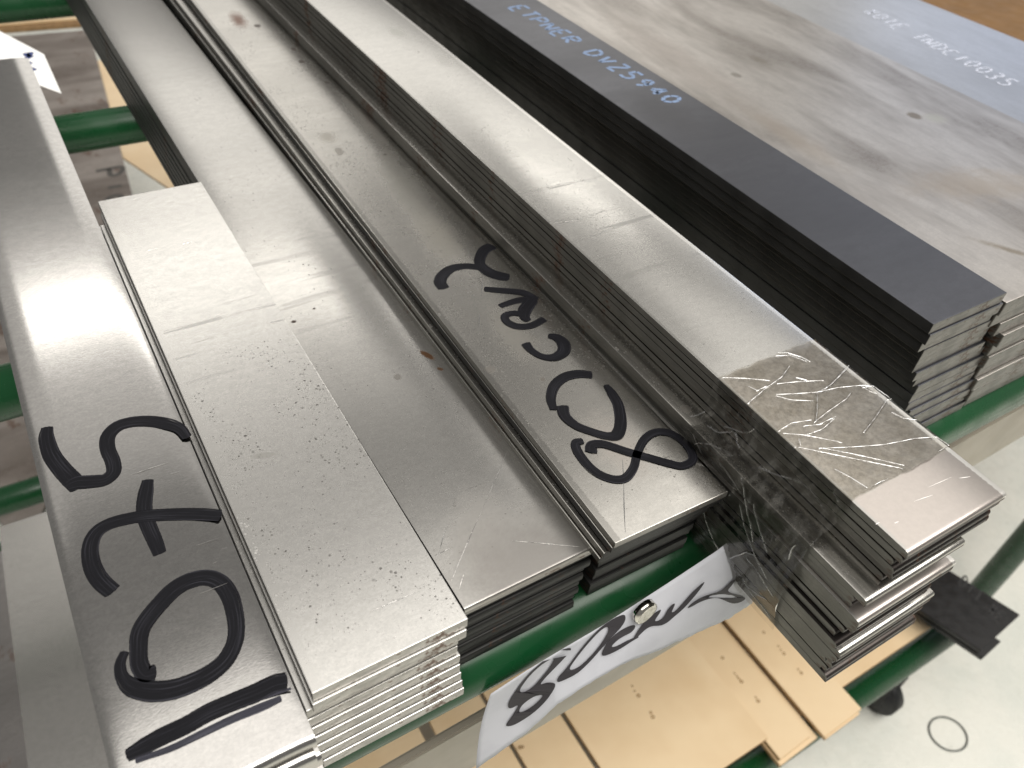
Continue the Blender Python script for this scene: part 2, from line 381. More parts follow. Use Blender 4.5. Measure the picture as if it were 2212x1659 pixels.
# --- fourth stack: overhanging, film wrapped
keys = [(0, .1974, .0537), (.0048, .1968, .0535), (.010, .1986, .0547), (.0188, .2000, .0556), (.0192, .1880, .0533), (.024, .1894, .0536), (.029, .1884, .0537),
        (.033, .1889, .0520), (.037, .1905, .0524), (.042, .1889, .0527), (.0512, .1883, .0514), (.058, .1905, .0518), (.067, .1940, .0522), (.080, .1970, .0510)]
n4 = 24; t4 = .08 / n4
for i in range(n4):
    dz = i * t4
    kx = np.interp(dz, [q[0] for q in keys], [q[1] for q in keys]); ky = np.interp(dz, [q[0] for q in keys], [q[2] for q in keys])
    if i == 0: jx = jy = 0
    else: jx, jy = rng.uniform(-.0010, .0010), rng.uniform(-.0010, .0010)
    if i in (2, 7, 8, 12, 13, 18, 21): jy += .0026
    if i == 9: jy = -.0022
    if i == 15: jy = -.0012
    lb = ('long pale bar topmost of the tallest overhanging stack, plastic film stuck on its end' if i == 0 else
          L_(i, n4, 'thin rusty-edged bar', 'in the overhanging film-wrapped stack'))
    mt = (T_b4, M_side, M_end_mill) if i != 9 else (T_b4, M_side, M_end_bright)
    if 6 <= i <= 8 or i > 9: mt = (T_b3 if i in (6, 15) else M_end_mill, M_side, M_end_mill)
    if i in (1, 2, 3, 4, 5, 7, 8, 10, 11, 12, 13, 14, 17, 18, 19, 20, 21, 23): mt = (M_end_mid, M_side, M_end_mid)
    o = bar('steel_bar', kx + jx, ky + jy, .08 - dz, .0521, 1.05, t4 * .88, mt, .0005 + (0 if i else 0), lb,
            group='thin bars in the overhanging stack', bev=.0004, round_end=.0016)
    if i == 0: four_top = o
    if i == 6: tag(o, 'thin bar jutting left under the top bundle, its worn top face showing')

# --- fifth stack: black sides
keys = [(0, .2975, .1240), (.006, .2985, .1240), (.012, .3012, .1237), (.0165, .3050, .1236), (.034, .3110, .1262), (.044, .3190, .1255), (.056, .3212, .1246), (.070, .3260, .1243), (.086, .3300, .1222)]
n5 = 15; Z5 = .0855; t5 = Z5 / n5
for i in range(n5):
    dz = i * t5
    kx = np.interp(dz, [q[0] for q in keys], [q[1] for q in keys]); ky = np.interp(dz, [q[0] for q in keys], [q[2] for q in keys])
    jx, jy = (0, 0) if i == 0 else (rng.uniform(-.0015, .0015), rng.uniform(-.0014, .0014))
    lb = ('dark blue-grey bar with pale blue stamped lettering, topmost of the black-sided stack' if i == 0 else
          L_(i, n5, 'black oxide coated bar', 'in the leaning black-sided stack'))
    o = bar('black_steel_bar', kx + jx, ky + jy, Z5 - dz, .0515, .80, t5 * (.985 if i % 3 else .95), (T_b5, M_blackside, M_b5end), .004, lb,
            group='black-sided bars in the leaning stack', bev=.0004)
    if i == 0: five_top = o

# --- sixth: wide blotchy sheets, seventh beyond
n6 = 10; Z6 = .080; t6 = Z6 / n6
for i in range(n6):
    jx, jy = (0, 0) if i == 0 else (rng.uniform(-.001, .001), rng.uniform(-.0016, .0016))
    dx = [0, .001, .009, .016, .018, .020, .022, .023, .026, .03][i]
    lb = ('wide pale plate with brownish blotches, topmost beside the black-sided stack' if i == 0 else
          L_(i, n6, 'wide steel plate', 'in the wide blotchy stack at the right'))
    bar('steel_plate', .3512 + dx + jx, .1228 + jy, Z6 - i * t6, .1895 - dx, .78, t6 * .96, (T_6, M_side, M_b5end), .001, lb, 'steel plate',
        'wide plates stacked at the right', bev=.0005)
n7 = 7
for i in range(n7):
    lb = ('wide plate catching blue light with faint white writing, top right corner of the view' if i == 0 else
          L_(i, n7, 'wide plate', 'in the farthest stack at the top right'))
    o = bar('steel_plate', .5465, .130 + .001 * (i % 3), .07 - i * .01, .176, .72, .0096, (T_7, M_side, M_b5end), .028, lb, 'steel plate',
            'plates in the farthest stack', bev=.0005)
    if i == 0: seven_top = o

# ------------------------------------------------------------------ rack
def cyl_bm(bm, a, b, r, seg=28, cap=True):
    a, b = Vector(a), Vector(b); dv = (b - a); L = dv.length; q = dv.to_track_quat('Z', 'Y').to_matrix().to_4x4()
    ret = bmesh.ops.create_cone(bm, cap_ends=cap, segments=seg, radius1=r, radius2=r, depth=L)
    bmesh.ops.transform(bm, matrix=Matrix.Translation((a + b) / 2) @ q, verts=ret['verts'])
def tube(name, a, b, r, m, parent, seg=28):
    bm = bmesh.new(); cyl_bm(bm, a, b, r, seg)
    me = mesh_of(name, bm, m)
    for p in me.polygons: p.use_smooth = len(p.vertices) == 4
    return link(name, me, parent)
rack = bpy.data.objects.new('storage_rack', None); COL.objects.link(rack)
tag(rack, 'green enamelled tube rack that carries the stacks of steel bars', 'rack')
RT = .0135
for y in (.130, .361, .623, .895, 1.14): tube('shelf_tube', (-.35, y, -RT - .0002), (.93, y, -RT - .0002), RT, M_green, rack)
for y, z in ((.118, -.507), (.70, -.507)): tube('shelf_tube', (-.35, y, z), (.738, y, z), RT, M_green, rack)
tube('middle_tube', (-.35, .598, -.325), (.28, .598, -.325), .0125, M_green, rack)
tube('post', (.905, .150, -.60), (.905, .150, .28), .0145, M_green, rack)
tube('post', (.745, 1.14, -.60), (.745, 1.14, .10), .0145, M_green, rack)
tube('side_tube', (.745, .13, -.507), (.745, 1.14, -.507), .0125, M_green, rack)
# pale beam under the front tube
def box_bm(bm, x0, x1, y0, y1, z0, z1):
    v = bmesh.ops.create_cube(bm, size=1)['verts']
    bmesh.ops.scale(bm, vec=(x1 - x0, y1 - y0, z1 - z0), verts=v); bmesh.ops.translate(bm, vec=((x0 + x1) / 2, (y0 + y1) / 2, (z0 + z1) / 2), verts=v)
    return v
bm = bmesh.new(); box_bm(bm, -.35, .88, .1385, .1435, -.0275, .0275); bmesh.ops.bevel(bm, geom=bm.edges[:], offset=.0012, segments=2, affect='EDGES')
be = link('beam', mesh_of('beam', bm, M_beam), rack); be.rotation_euler = (0, -.062, 0); be['label'] = 'pale grey flat beam under the front tube'; be.location = (0, 0, -.1346)

# caster under the lower front tube
cst = bpy.data.objects.new('caster', None); COL.objects.link(cst)
FZ = -.64
cp = onz((1925, 1500), -.60); cst.location = (cp[0], cp[1] + .012, FZ); tag(cst, 'black caster wheel on the floor below the lower green tube', 'caster')
bm = bmesh.new(); cyl_bm(bm, (-.011, 0, .028), (.011, 0, .028), .028, 32); bmesh.ops.bevel(bm, geom=[e for e in bm.edges if e.calc_face_angle(0) > 1], offset=.004, segments=3, affect='EDGES')
link('wheel', mesh_of('wheel', bm, M_caster, True), cst)
bm = bmesh.new(); cyl_bm(bm, (-.013, 0, .028), (.013, 0, .028), .008, 16); link('axle', mesh_of('axle', bm, M_beam), cst)
bm = bmesh.new()
box_bm(bm, -.016, -.0135, -.012, .012, .024, .066); box_bm(bm, .0135, .016, -.012, .012, .024, .066); box_bm(bm, -.0134, .0134, -.0118, .0118, .0615, .066)
link('fork', mesh_of('fork', bm, M_black), cst)

# ------------------------------------------------------------------ floor
m, nt, out = newmat('floor_paint'); g = G(nt)
tc = g.n('ShaderNodeTexCoord').outputs['Object']
c = g.mix(g.mapr(g.noise(tc, 9, 5, .6), .35, .7), (.80, .80, .73), (.70, .72, .66))
c = g.mix(g.mapr(g.noise(g.mapping(tc, loc=(4, 2, 0)), 45, 4, .7), .6, .75, 0, .35), c, (.42, .42, .37))
p = g.princ(c, g.mapr(g.noise(tc, 60, 3), .4, .62, .22, .4), 0, g.bump(g.noise(tc, 90, 4, .6), .35, .0012))
nt.links.new(p.outputs[0], out.inputs[0]); M_floor = m
bm = bmesh.new(); bmesh.ops.create_grid(bm, x_segments=1, y_segments=1, size=9)
fl = link('floor', mesh_of('floor', bm, M_floor)); fl.location = (1, 1, FZ); tag(fl, kind='structure')

rc = onz((2048, 1585), FZ + .001)
bm = bmesh.new(); N = 48; K = 8; rr = .0011
vs = []
for i in range(N):
    a = 2 * math.pi * i / N; R0 = .0215 * (1 + .06 * math.cos(2 * a + .6)); cx, cy = R0 * math.cos(a), R0 * math.sin(a)
    vs.append([bm.verts.new((cx + rr * math.cos(b) * math.cos(a), cy + rr * math.cos(b) * math.sin(a), rr + rr * math.sin(b))) for b in [2 * math.pi * j / K for j in range(K)]])
for i in range(N):
    for j in range(K): bm.faces.new((vs[i][j], vs[(i + 1) % N][j], vs[(i + 1) % N][(j + 1) % K], vs[i][(j + 1) % K]))
bmesh.ops.recalc_face_normals(bm, faces=bm.faces)
o = link('rubber_band', mesh_of('rubber_band', bm, M_rubber, True)); o.location = (rc[0], rc[1], FZ); tag(o, 'thin grey rubber ring lying on the pale floor at lower right', 'rubber band')

# ------------------------------------------------------------------ lower shelf
def poly_plate(name, pts, z, t, mats, label, cat, group=None, bev=.0006):
    o0 = np.array(pts[0]); bm = bmesh.new()
    a = [bm.verts.new((p[0] - o0[0], p[1] - o0[1], 0)) for p in pts]; b = [bm.verts.new((p[0] - o0[0], p[1] - o0[1], -t)) for p in pts]
    bm.faces.new(a).material_index = 0; bm.faces.new(b[::-1]).material_index = 1
    for i in range(len(pts)):
        j = (i + 1) % len(pts); bm.faces.new((a[i], b[i], b[j], a[j])).material_index = 1
    bmesh.ops.recalc_face_normals(bm, faces=bm.faces)
    bmesh.ops.bevel(bm, geom=bm.edges[:], offset=bev, segments=2, affect='EDGES')
    o = link(name, mesh_of(name, bm, mats)); o.location = (o0[0], o0[1], z); return tag(o, label, cat, group)
def P(p, z): return tuple(onz(p, z)[:2])
def quad_bar(pl, pr, z, L, t, label, group, mats=(M_tan, M_tan_edge), cat='tan board', slant=0.0, name='tan_board'):
    a, b = P(pl, z), P(pr, z)
    return poly_plate(name, [a, b, (b[0] + slant, b[1] + L), (a[0] + slant, a[1] + L)], z, t, mats, label, cat, group)
TG = 'tan boards on the lower shelf'
ZT = -.472
tb = []
tb.append(quad_bar((1780.6, 1591.6), (1861.8, 1530.7), ZT + .003, .9, .0055, 'narrow tan board nearest the right with dotted printing, above the green rail', TG))
tb.append(quad_bar((1784, 1596), (1858, 1541), ZT - .003, .9, .0055, 'tan board directly under the rightmost narrow tan board', TG))
tb.append(quad_bar((1685.8, 1640), (1752, 1588), ZT + .002, .9, .0055, 'tan board second from the right with a row of small dots', TG))
tb.append(quad_bar((1686, 1654), (1767, 1592), ZT - .004, .9, .0055, 'tan board sticking out below the second board from the right', TG))
x0, y0 = P((1821, 1483), ZT - .012); x1, y1 = P((2013, 1331), ZT - .012)
tb.append(poly_plate('tan_board', [(x0 - .12, y0), (x1 - .008, y0), (x1, y0 + .009), (x1 + .002, y0 + .8), (x0 - .12, y0 + .8)], ZT - .012, .006, (M_tan, M_tan_edge),
          'wide tan board with a clipped corner behind the overhanging stack', 'tan board', TG))
a = P((1660, 1593), ZT + .006)
tb.append(poly_plate('tan_board', [(a[0] - .157, a[1]), (a[0], a[1]), (a[0] - .003, a[1] + .9), (a[0] - .159, a[1] + .9)], ZT + .006, .006, (M_tan, M_tan_edge),
          'widest tan board, third from the right, below the paper sign', 'tan board', TG))
def edge_x(p, z): return P(p, z)[0]
xa = edge_x((1243, 1590), ZT + .002)
tb.append(poly_plate('tan_board', [(xa - .055, .135), (xa - .001, .135), (xa - .001, 1.0), (xa - .055, 1.0)], ZT + .002, .006, (M_tan, M_tan_edge),
          'tan board under the left half of the paper sign', 'tan board', TG))
tb.append(poly_plate('tan_board', [(xa - .112, .128), (xa - .058, .128), (xa - .058, 1.0), (xa - .112, 1.0)], ZT - .001, .006, (M_tan, M_tan_edge),
          'tan board at the bottom edge left of the paper sign', 'tan board', TG))
tb.append(poly_plate('tan_board', [(xa - .20, .135), (xa - .122, .135), (xa - .122, 1.0), (xa - .20, 1.0)], ZT - .008, .006, (M_tan, M_tan_edge),
          'tan board glimpsed under the pale beam at the lower left', 'tan board', TG))
# bar end seen under the front tube at the right edge
a = P((2178, 877), ZT + .02); 
# black bars sticking out at the right
bl = P((2119, 1405), -.452); br = P((2204, 1327.5), -.452)
dv = np.array(P((2015, 1209), -.452)) - np.array(P((2204, 1327.5), -.452))
dn_ = dv / np.linalg.norm(dv) * .5
lowblk = poly_plate('black_steel_bar', [bl, br, (br[0] + dn_[0], br[1] + dn_[1]), (bl[0] + dn_[0], bl[1] + dn_[1])], -.452, .006, (M_black, M_black),
           'broad black bar with faint stamped letters jutting past the lower rail', 'steel bar', 'black bars on the lower shelf')
w_ = np.array([br[0] - bl[0], br[1] - bl[1]])
def sh(p, f_, s_): return (p[0] + w_[0] * f_ + dn_[0] * s_, p[1] + w_[1] * f_ + dn_[1] * s_)
poly_plate('black_steel_bar', [sh(bl, .0, -.012), sh(bl, .45, -.012), sh(bl, .45, .9), sh(bl, .0, .9)], -.4594, .006, (M_black, M_black),
           'narrower black bar under the broad black bar, its stepped end showing', 'steel bar', 'black bars on the lower shelf')

# stained plates seen through the rack on the left
ZD = -.41
poly_plate('stained_plate', [P((60, 1180), ZD), P((322, 560), ZD), P((193, 64), ZD), P((-60, 84), ZD), P((-260, 900), ZD)], ZD, .004, (T_dirty, M_side),
           'large brown-stained grey plate seen between the rack tubes at the left', 'steel plate')
poly_plate('pale_sheet', [P((250, 330), ZD - .006), P((460, 470), ZD - .006), P((330, 240), ZD - .006), P((240, 130), ZD - .006), P((150, 130), ZD - .006)], ZD - .006, .004, (M_tan, M_tan_edge),
           'tan sheet peeping out beside the stained plate below the rack', 'tan board')
for (zz, sl, mt, lb) in ((ZD + .001, 60, M_tan_edge, 'frayed brown wooden slat lying beyond the stained plate at upper left'),
                     (ZD + .006, 50, M_tan, 'pale wooden slat edge beside the frayed slat at upper left')):
    a, b, c_, e_ = P((-120, sl + 12), zz), P((230, sl - 14), zz), P((230, sl - 34), zz), P((-120, sl - 6), zz)
    poly_plate('wooden_slat', [a, b, c_, e_], zz, .01, (mt, M_tan_edge), lb, 'wooden slat', bev=.002)
# two bright plates on the lower left
ZQ = -.305
a = P((4, 1136), ZQ); 
poly_plate('lower_plate', [P((64, 1690), ZQ), P((330, 1690), ZQ), P((160, 1085), ZQ), P((0, 1137), ZQ), P((2, 1190), ZQ)], ZQ, .004, (T_low, M_side),
           'bright plate on the lower level beside the left edge of the 1075 bar', 'steel plate')
poly_plate('lower_plate', [P((-140, 1690), ZQ - .004), P((90, 1690), ZQ - .004), P((10, 1190), ZQ - .004), P((-140, 1190), ZQ - .004)], ZQ - .0045, .004, (T_low2, M_side),
           'duller plate at the very left edge, tucked under the lower bright plate', 'steel plate')

# brown board beyond the last stack
bm = bmesh.new(); box_bm(bm, 0, .6, 0, .9, -.16, 0); bmesh.ops.bevel(bm, geom=bm.edges[:], offset=.003, segments=2, affect='EDGES')
o = link('cardboard_box', mesh_of('cardboard_box', bm, M_card)); a = onz((2030, -20), .02); o.location = (.735, .1, .02); tag(o, 'brown cardboard box beyond the farthest plates, top right corner', 'box')

# ------------------------------------------------------------------ writing
def ink(name, col=(.006, .006, .008), col2=(.06, .06, .075), streak=.5, holes=.5, rough=.5):
    m, nt, out = newmat(name); g = G(nt)
    uv = g.n('ShaderNodeTexCoord').outputs['UV']
    s = g.noise(g.mapping(uv, sc=(9, 34, 1)), 1.0, 3, .6)
    s2 = g.noise(g.mapping(uv, loc=(3, 3, 0), sc=(5, 60, 1)), 1.0, 2, .6)
    c = g.mix(g.mapr(s, .50, .74, 0, streak), col, col2)
    sep = g.n('ShaderNodeSeparateXYZ'); nt.links.new(uv, sep.inputs[0])
    e = g.math('MULTIPLY', g.math('ABSOLUTE', g.math('SUBTRACT', sep.outputs[0], .5)), 2)
    fine = g.noise(g.mapping(uv, sc=(14, 900, 1)), 1.0, 3, .7)
    a = g.mapr(g.math('ADD', e, g.math('MULTIPLY', fine, .22)), 1.07, 1.14, 0, 1)
    hol = g.math('MULTIPLY', g.mapr(s2, .62, .74, 0, holes), g.mapr(e, .2, .8))
    a = g.math('MAXIMUM', a, hol)
    p = g.princ(c, rough, 0, None, .12)
    tr = g.n('ShaderNodeBsdfTransparent'); mx = g.n('ShaderNodeMixShader')
    nt.links.new(a, mx.inputs[0]); nt.links.new(p.outputs[0], mx.inputs[1]); nt.links.new(tr.outputs[0], mx.inputs[2])
    nt.links.new(mx.outputs[0], out.inputs[0]); return m
INK = ink('marker_ink'); INK_PAPER = ink('brush_ink', (.05, .047, .052), (.09, .085, .09), .4, .0)
CHALK = ink('pale_blue_print', (.19, .26, .40), (.11, .14, .2), .9, 1.0); FAINT = ink('faint_print', (.05, .05, .05), (.03, .03, .03), .6, .6)
WHITEP = ink('white_print', (.50, .53, .62), (.42, .45, .54), .9, 1.0); GREYP = ink('grey_marker', (.09, .085, .08), (.2, .19, .17), .7, .4); BROWNP = ink('brown_print', (.30, .17, .07), (.42, .26, .12), .6, .5)

def catmull(pts, ws, n=10):
    pts = [np.array(p, float) for p in pts]; P_ = [2 * pts[0] - pts[1]] + pts + [2 * pts[-1] - pts[-2]]; W_ = [ws[0]] + list(ws) + [ws[-1]]
    o, w = [], []
    for i in range(1, len(P_) - 2):
        for j in range(n):
            t = j / n; a, b, c, d_ = P_[i - 1:i + 3]
            o.append(.5 * ((2 * b) + (-a + c) * t + (2 * a - 5 * b + 4 * c - d_) * t * t + (-a + 3 * b - 3 * c + d_) * t ** 3)); w.append(W_[i] * (1 - t) + W_[i + 1] * t)
    o.append(P_[-2]); w.append(W_[-2]); return o, w
def ribbons(name, strokes, mat, parent, lift=lambda p: p, label=None, n=10, wide=1.22):
    """strokes: list of (world points, widths in metres, normal). built in world space, stored in the parent's space"""
    bm = bmesh.new(); uvl = bm.loops.layers.uv.new('UVMap'); inv = (parent.matrix_basis.inverted() if parent is not None else Matrix())
    for (pts, ws, nrm, k_) in strokes:
        c, w = catmull(pts, ws, n); nrm = np.array(nrm, float); rows = []; L = 0; K = 6
        for i in range(len(c)):
            t = c[min(i + 1, len(c) - 1)] - c[max(i - 1, 0)]; t /= np.linalg.norm(t) + 1e-9; s = np.cross(nrm, t); s /= np.linalg.norm(s) + 1e-9
            if i: L += np.linalg.norm(c[i] - c[i - 1])
            endf = 0
            row = []
            for j in range(K + 1):
                u = j / K - .5; q = c[i] + s * u * w[i] * wide
                if i == 0: q = q - t * w[0] * (.16 - .5 * u * u + rng.uniform(-.04, .04))
                if i == len(c) - 1: q = q + t * w[-1] * (.16 - .5 * u * u + rng.uniform(-.05, .05))
                q = q + nrm * (.00006 + .00003 * k_)
                row.append((bm.verts.new(tuple(inv @ Vector(q))), (j / K, L)))
            rows.append(row)
        for a, b in zip(rows[:-1], rows[1:]):
            for j in range(K):
                fc = bm.faces.new((a[j][0], a[j + 1][0], b[j + 1][0], b[j][0]))
                for lp, uv in zip(fc.loops, (a[j][1], a[j + 1][1], b[j + 1][1], b[j][1])): lp[uvl].uv = uv
    o = link(name, mesh_of(name, bm, mat), parent)
    if label: o['label'] = label
    return o
bpy.context.view_layer.update()
def zs(org, pts, w, z, sc=3.0):
    """stroke measured in a 3x enlarged crop whose corner lies at org, on the plane z"""
    P2 = [(org[0] + a / sc, org[1] + b / sc) for a, b in pts]; W3 = [onz(p, z) for p in P2]
    if not isinstance(w, (list, tuple)): w = [w] * len(pts)
    ww = [w[min(len(w) - 1, int(i * len(w) / len(pts)))] / sc * pxs(p, z) for i, p in enumerate(P2)]
    return W3, ww
ML, BL, MC, BM, MR = (0, 553), (0, 1106), (737.3, 553), (737.3, 1106), (1474.7, 553)
UP = (0, 0, 1)
def mk(org, lst, z): return [(*zs(org, p, w, z), UP, i) for i, (p, w) in enumerate(lst)]
z_ = Z1 + .00002
st = mk(ML, [
    ([(305, 1112), (300, 1180), (335, 1290), (400, 1380), (465, 1450), (500, 1505)], [44, 60, 70, 75, 80, 62]),
    ([(440, 1492), (500, 1470), (600, 1462), (680, 1450), (735, 1400), (730, 1330), (698, 1250), (700, 1170), (760, 1105), (860, 1075), (980, 1072), (1090, 1090), (1165, 1120), (1212, 1175)], [50, 75, 72, 66, 60, 60, 60, 60, 62, 60, 62, 62, 50, 40])], z_)
st += mk(BL, [
    ([(958, -205), (945, -130), (935, -50), (940, 30), (970, 110), (1005, 190), (1035, 268)], [46, 62, 66, 66, 66, 64, 56]),
    ([(1425, 22), (1300, 15), (1150, 15), (950, 25), (800, 50), (690, 85), (618, 140), (585, 225), (590, 320), (620, 400), (665, 460), (725, 512)], [60, 66, 66, 64, 64, 64, 66, 70, 74, 78, 78, 76]),
    ([(1000, 1040), (945, 1050), (905, 990), (898, 900), (905, 790), (950, 700), (1040, 590), (1130, 500), (1230, 445), (1340, 425), (1430, 460), (1490, 545), (1520, 650), (1532, 760), (1515, 860), (1460, 960), (1370, 1040), (1250, 1105), (1120, 1150), (980, 1162), (860, 1135), (795, 1075), (778, 990), (808, 908)],
     [80, 80, 80, 78, 82, 84, 84, 84, 84, 80, 78, 78, 76, 74, 76, 84, 92, 100, 104, 104, 90, 60, 50, 40]),
    ([(1850, 1095), (1770, 1115), (1650, 1175), (1500, 1235), (1350, 1300), (1200, 1385), (1050, 1455), (930, 1520), (825, 1575)], [86, 90, 96, 92, 92, 92, 92, 88, 60])], z_)
ribbons('marker_writing', st, INK, top1075, label='thick black marker number 1075', wide=1.4)
ribbons('marker_writing', mk(BL, [([(1820, 1205), (1700, 1262), (1500, 1345), (1300, 1440), (1100, 1535), (880, 1610)], [30, 50, 46, 44, 40, 30]),
                          ([(1885, 1145), (1780, 1180), (1650, 1230)], [14, 18, 12])], z_), ink('dry_ink', (.03, .03, .04), (.14, .14, .17), 1.0, 1.0), top1075)
z_ = .052 + .00002
st = mk(MC, [
    ([(975, -65), (930, -40), (902, 5), (900, 55), (955, 105), (1030, 130), (1080, 138)], [50, 50, 46, 46, 58, 58, 50]),
    ([(885, 72), (800, 66), (715, 82), (660, 122), (640, 168), (662, 208)], [40, 40, 46, 50, 54, 50]),
    ([(930, 215), (1050, 225), (1180, 240), (1265, 282)], [34, 38, 40, 34]), ([(1262, 282), (1170, 285), (1100, 300), (1030, 325)], [42, 38, 32, 28]),
    ([(1235, 290), (1190, 350), (1190, 400), (1215, 418)], [52, 60, 44, 28]),
    ([(1312, 410), (1235, 450), (1150, 458), (1080, 432), (1060, 392), (1110, 372), (1180, 378)], [34, 36, 38, 38, 36, 32, 36]),
    ([(1195, 570), (1230, 612), (1300, 652), (1380, 658), (1438, 622), (1440, 570), (1400, 532), (1345, 518)], [44, 36, 34, 46, 56, 60, 48, 30]),
    ([(1620, 772), (1540, 765), (1450, 785), (1382, 840), (1358, 920), (1375, 995)], [44, 50, 50, 50, 46, 34]),
    ([(1432, 978), (1450, 1040), (1520, 1100), (1620, 1140), (1720, 1168), (1785, 1160), (1810, 1085), (1795, 970), (1752, 890), (1715, 840)], [58, 52, 46, 44, 46, 60, 56, 50, 44, 26]),
    ([(1618, 1270), (1625, 1228), (1700, 1222), (1850, 1270), (2000, 1312), (2120, 1345), (2205, 1362), (2272, 1330), (2268, 1270), (2205, 1195), (2120, 1148), (2035, 1145), (1965, 1190), (1918, 1280), (1895, 1370), (1840, 1440), (1760, 1448), (1670, 1415), (1600, 1360), (1535, 1275), (1518, 1215), (1562, 1200)],
     [58, 52, 46, 46, 46, 46, 44, 42, 42, 42, 42, 42, 42, 40, 42, 46, 46, 46, 46, 46, 44, 34])], z_)
ribbons('marker_writing', st, INK, three_top, label='black marker writing 80CrV2')

# stamped lettering on the dark bar and other prints: a stroke alphabet laid in world units
FONT = {'T': [[(0, 1), (.7, 1)], [(.35, 1), (.35, 0)]], 'P': [[(0, 0), (0, 1), (.6, .9), (.6, .55), (0, .45)]], 'N': [[(0, 0), (0, 1), (.6, 0), (.6, 1)]],
        'E': [[(.6, 1), (0, 1), (0, 0), (.6, 0)], [(0, .5), (.45, .5)]], 'R': [[(0, 0), (0, 1), (.6, .9), (.6, .6), (0, .5), (.6, 0)]], 'C': [[(.6, .9), (.1, .9), (0, .5), (.1, .1), (.6, .1)]],
        'D': [[(0, 0), (0, 1), (.5, .85), (.6, .5), (.5, .15), (0, 0)]], 'V': [[(0, 1), (.3, 0), (.6, 1)]], 'Z': [[(0, 1), (.6, 1), (0, 0), (.6, 0)]], '5': [[(.6, 1), (.1, 1), (.05, .55), (.5, .55), (.6, .25), (.4, 0), (0, .05)]],
        '9': [[(.55, .6), (.3, .45), (.05, .7), (.3, 1), (.55, .8), (.5, .3), (.3, 0)]], '4': [[(.45, 0), (.45, 1), (0, .35), (.65, .35)]], '0': [[(.3, 1), (.02, .7), (.02, .3), (.3, 0), (.58, .3), (.58, .7), (.3, 1)]],
        '1': [[(.1, .8), (.35, 1), (.35, 0)]], 'I': [[(.3, 0), (.3, 1)]], '2': [[(0, .8), (.3, 1), (.6, .75), (0, 0), (.6, 0)]], '3': [[(0, .9), (.5, .95), (.5, .6), (.2, .5), (.55, .3), (.4, 0), (0, .05)]], 'O': [[(.3, 1), (.02, .7), (.02, .3), (.3, 0), (.58, .3), (.58, .7), (.3, 1)]],
        'X': [[(0, 0), (.6, 1)], [(0, 1), (.6, 0)]], 'L': [[(0, 1), (0, 0), (.5, 0)]], 'd': [[(.5, 1), (.5, 0), (.1, .05), (.05, .4), (.5, .5)]], 'i': [[(.2, 0), (.2, .5)]], 'p': [[(.1, -.5), (.1, .5), (.5, .45), (.5, .05), (.1, 0)]]}
def text(s, o, du, dv, adv, w, gap=0):
    """o origin, du reading direction * glyph size, dv upward * glyph size"""
    o, du, dv = map(lambda q: np.array(q, float), (o, du, dv)); out = []; x = 0; k_ = 0
    for ch in s:
        for stq in FONT.get(ch, []):
            pts = [o + du * (x + a) + dv * b for a, b in stq]
            if gap:
                for a, b in zip(pts[:-1], pts[1:]): out.append(([a + (b - a) * .12, a + (b - a) * .9], [w, w], UP, 0))
            else: out.append((pts, [w] * len(pts), UP, 0))
        x += adv
    return out
pa, pb = onz((1112, 18), Z5), onz((1440, 214), Z5)
dr = (pb - pa) / 13.0
ribbons('stamped_lettering', text('ETPNER DVZ5940', pa - dr * .2 + np.array([-.004, 0, 0]), dr / .95, np.array([.0135, .001, 0]), .95, .0021, 1), CHALK, five_top,
        label='pale blue stamped lettering', n=3)
pa, pb = onz((1860, 25), .07), onz((2205, 205), .07); dr = (pb - pa) / 15
ribbons('stamped_lettering', text('XO1E TNDCI0O35', pa, dr / .95, np.array([.019, 0, 0]), .95, .0016, 1), WHITEP, seven_top, label='faint white lettering', n=3)
a = np.array([*P((2070, 1262), -.452), -.452]); b = np.array([*P((2165, 1355), -.452), -.452]); dr = (b - a) / 6
ribbons('stamped_lettering', text('DI1 XE', a, dr, np.array([.018, .004, 0]), 1, .0018, 1), FAINT, lowblk, n=3)

# dots printed on the tan boards
def dots(parent, pts, z):
    out = []
    for (x, y, s_) in pts:
        c = onz((x, y), z); out.append((c, s_))
    inv = parent.matrix_basis.inverted()
    for c, s_ in out:
        bm = bmesh.new(); uvl = bm.loops.layers.uv.new('UVMap'); ring = []
        for i in range(10):
            a_ = i * math.pi / 5; ring.append([bm.verts.new(tuple(inv @ Vector((c[0] + s_ * q * math.cos(a_), c[1] + s_ * q * math.sin(a_), c[2] + .0001)))) for q in (.45, 1)])
        for i in range(10):
            j = (i + 1) % 10; fc = bm.faces.new((ring[i][0], ring[i][1], ring[j][1], ring[j][0]))
            for lp in fc.loops: lp[uvl].uv = (.5, random.random())
        link('printed_dot', mesh_of('printed_dot', bm, BROWNP), parent)
def D3(o, l): return [(o[0] + x / 3, o[1] + y / 3, s_) for x, y, s_ in l]
BR = (1474.7, 1106)
dots(tb[0], D3(BR, [(525, 780, .0016), (620, 870, .0012), (635, 893, .0012), (656, 918, .0018), (748, 1020, .0012), (768, 1043, .0018)]), ZT + .003)
dots(tb[2], D3(BR, [(258, 945, .0018), (335, 1045, .0012), (350, 1062, .0012), (362, 1078, .0014), (380, 1098, .002), (472, 1200, .0012), (488, 1224, .002)]), ZT + .002)
dots(tb[5], D3(BM, [(1885, 1128, .0012), (1900, 1160, .0012), (1925, 1190, .002), (2005, 1300, .0016), (2018, 1328, .002), (1160, 1525, .0018), (1175, 1522, .0014)]), ZT + .006)

# 'dip' scrawl on the stained plate
for st_ in text('pid', onz((262, 440), ZD), (onz((262, 345), ZD) - onz((262, 440), ZD)) * .36 + 0, (onz((236, 390), ZD) - onz((290, 380), ZD)) * 1.0, .9, .007):
    ribbons('marker_scrawl', [st_], GREYP, bpy.data.objects['stained_plate'], n=4)

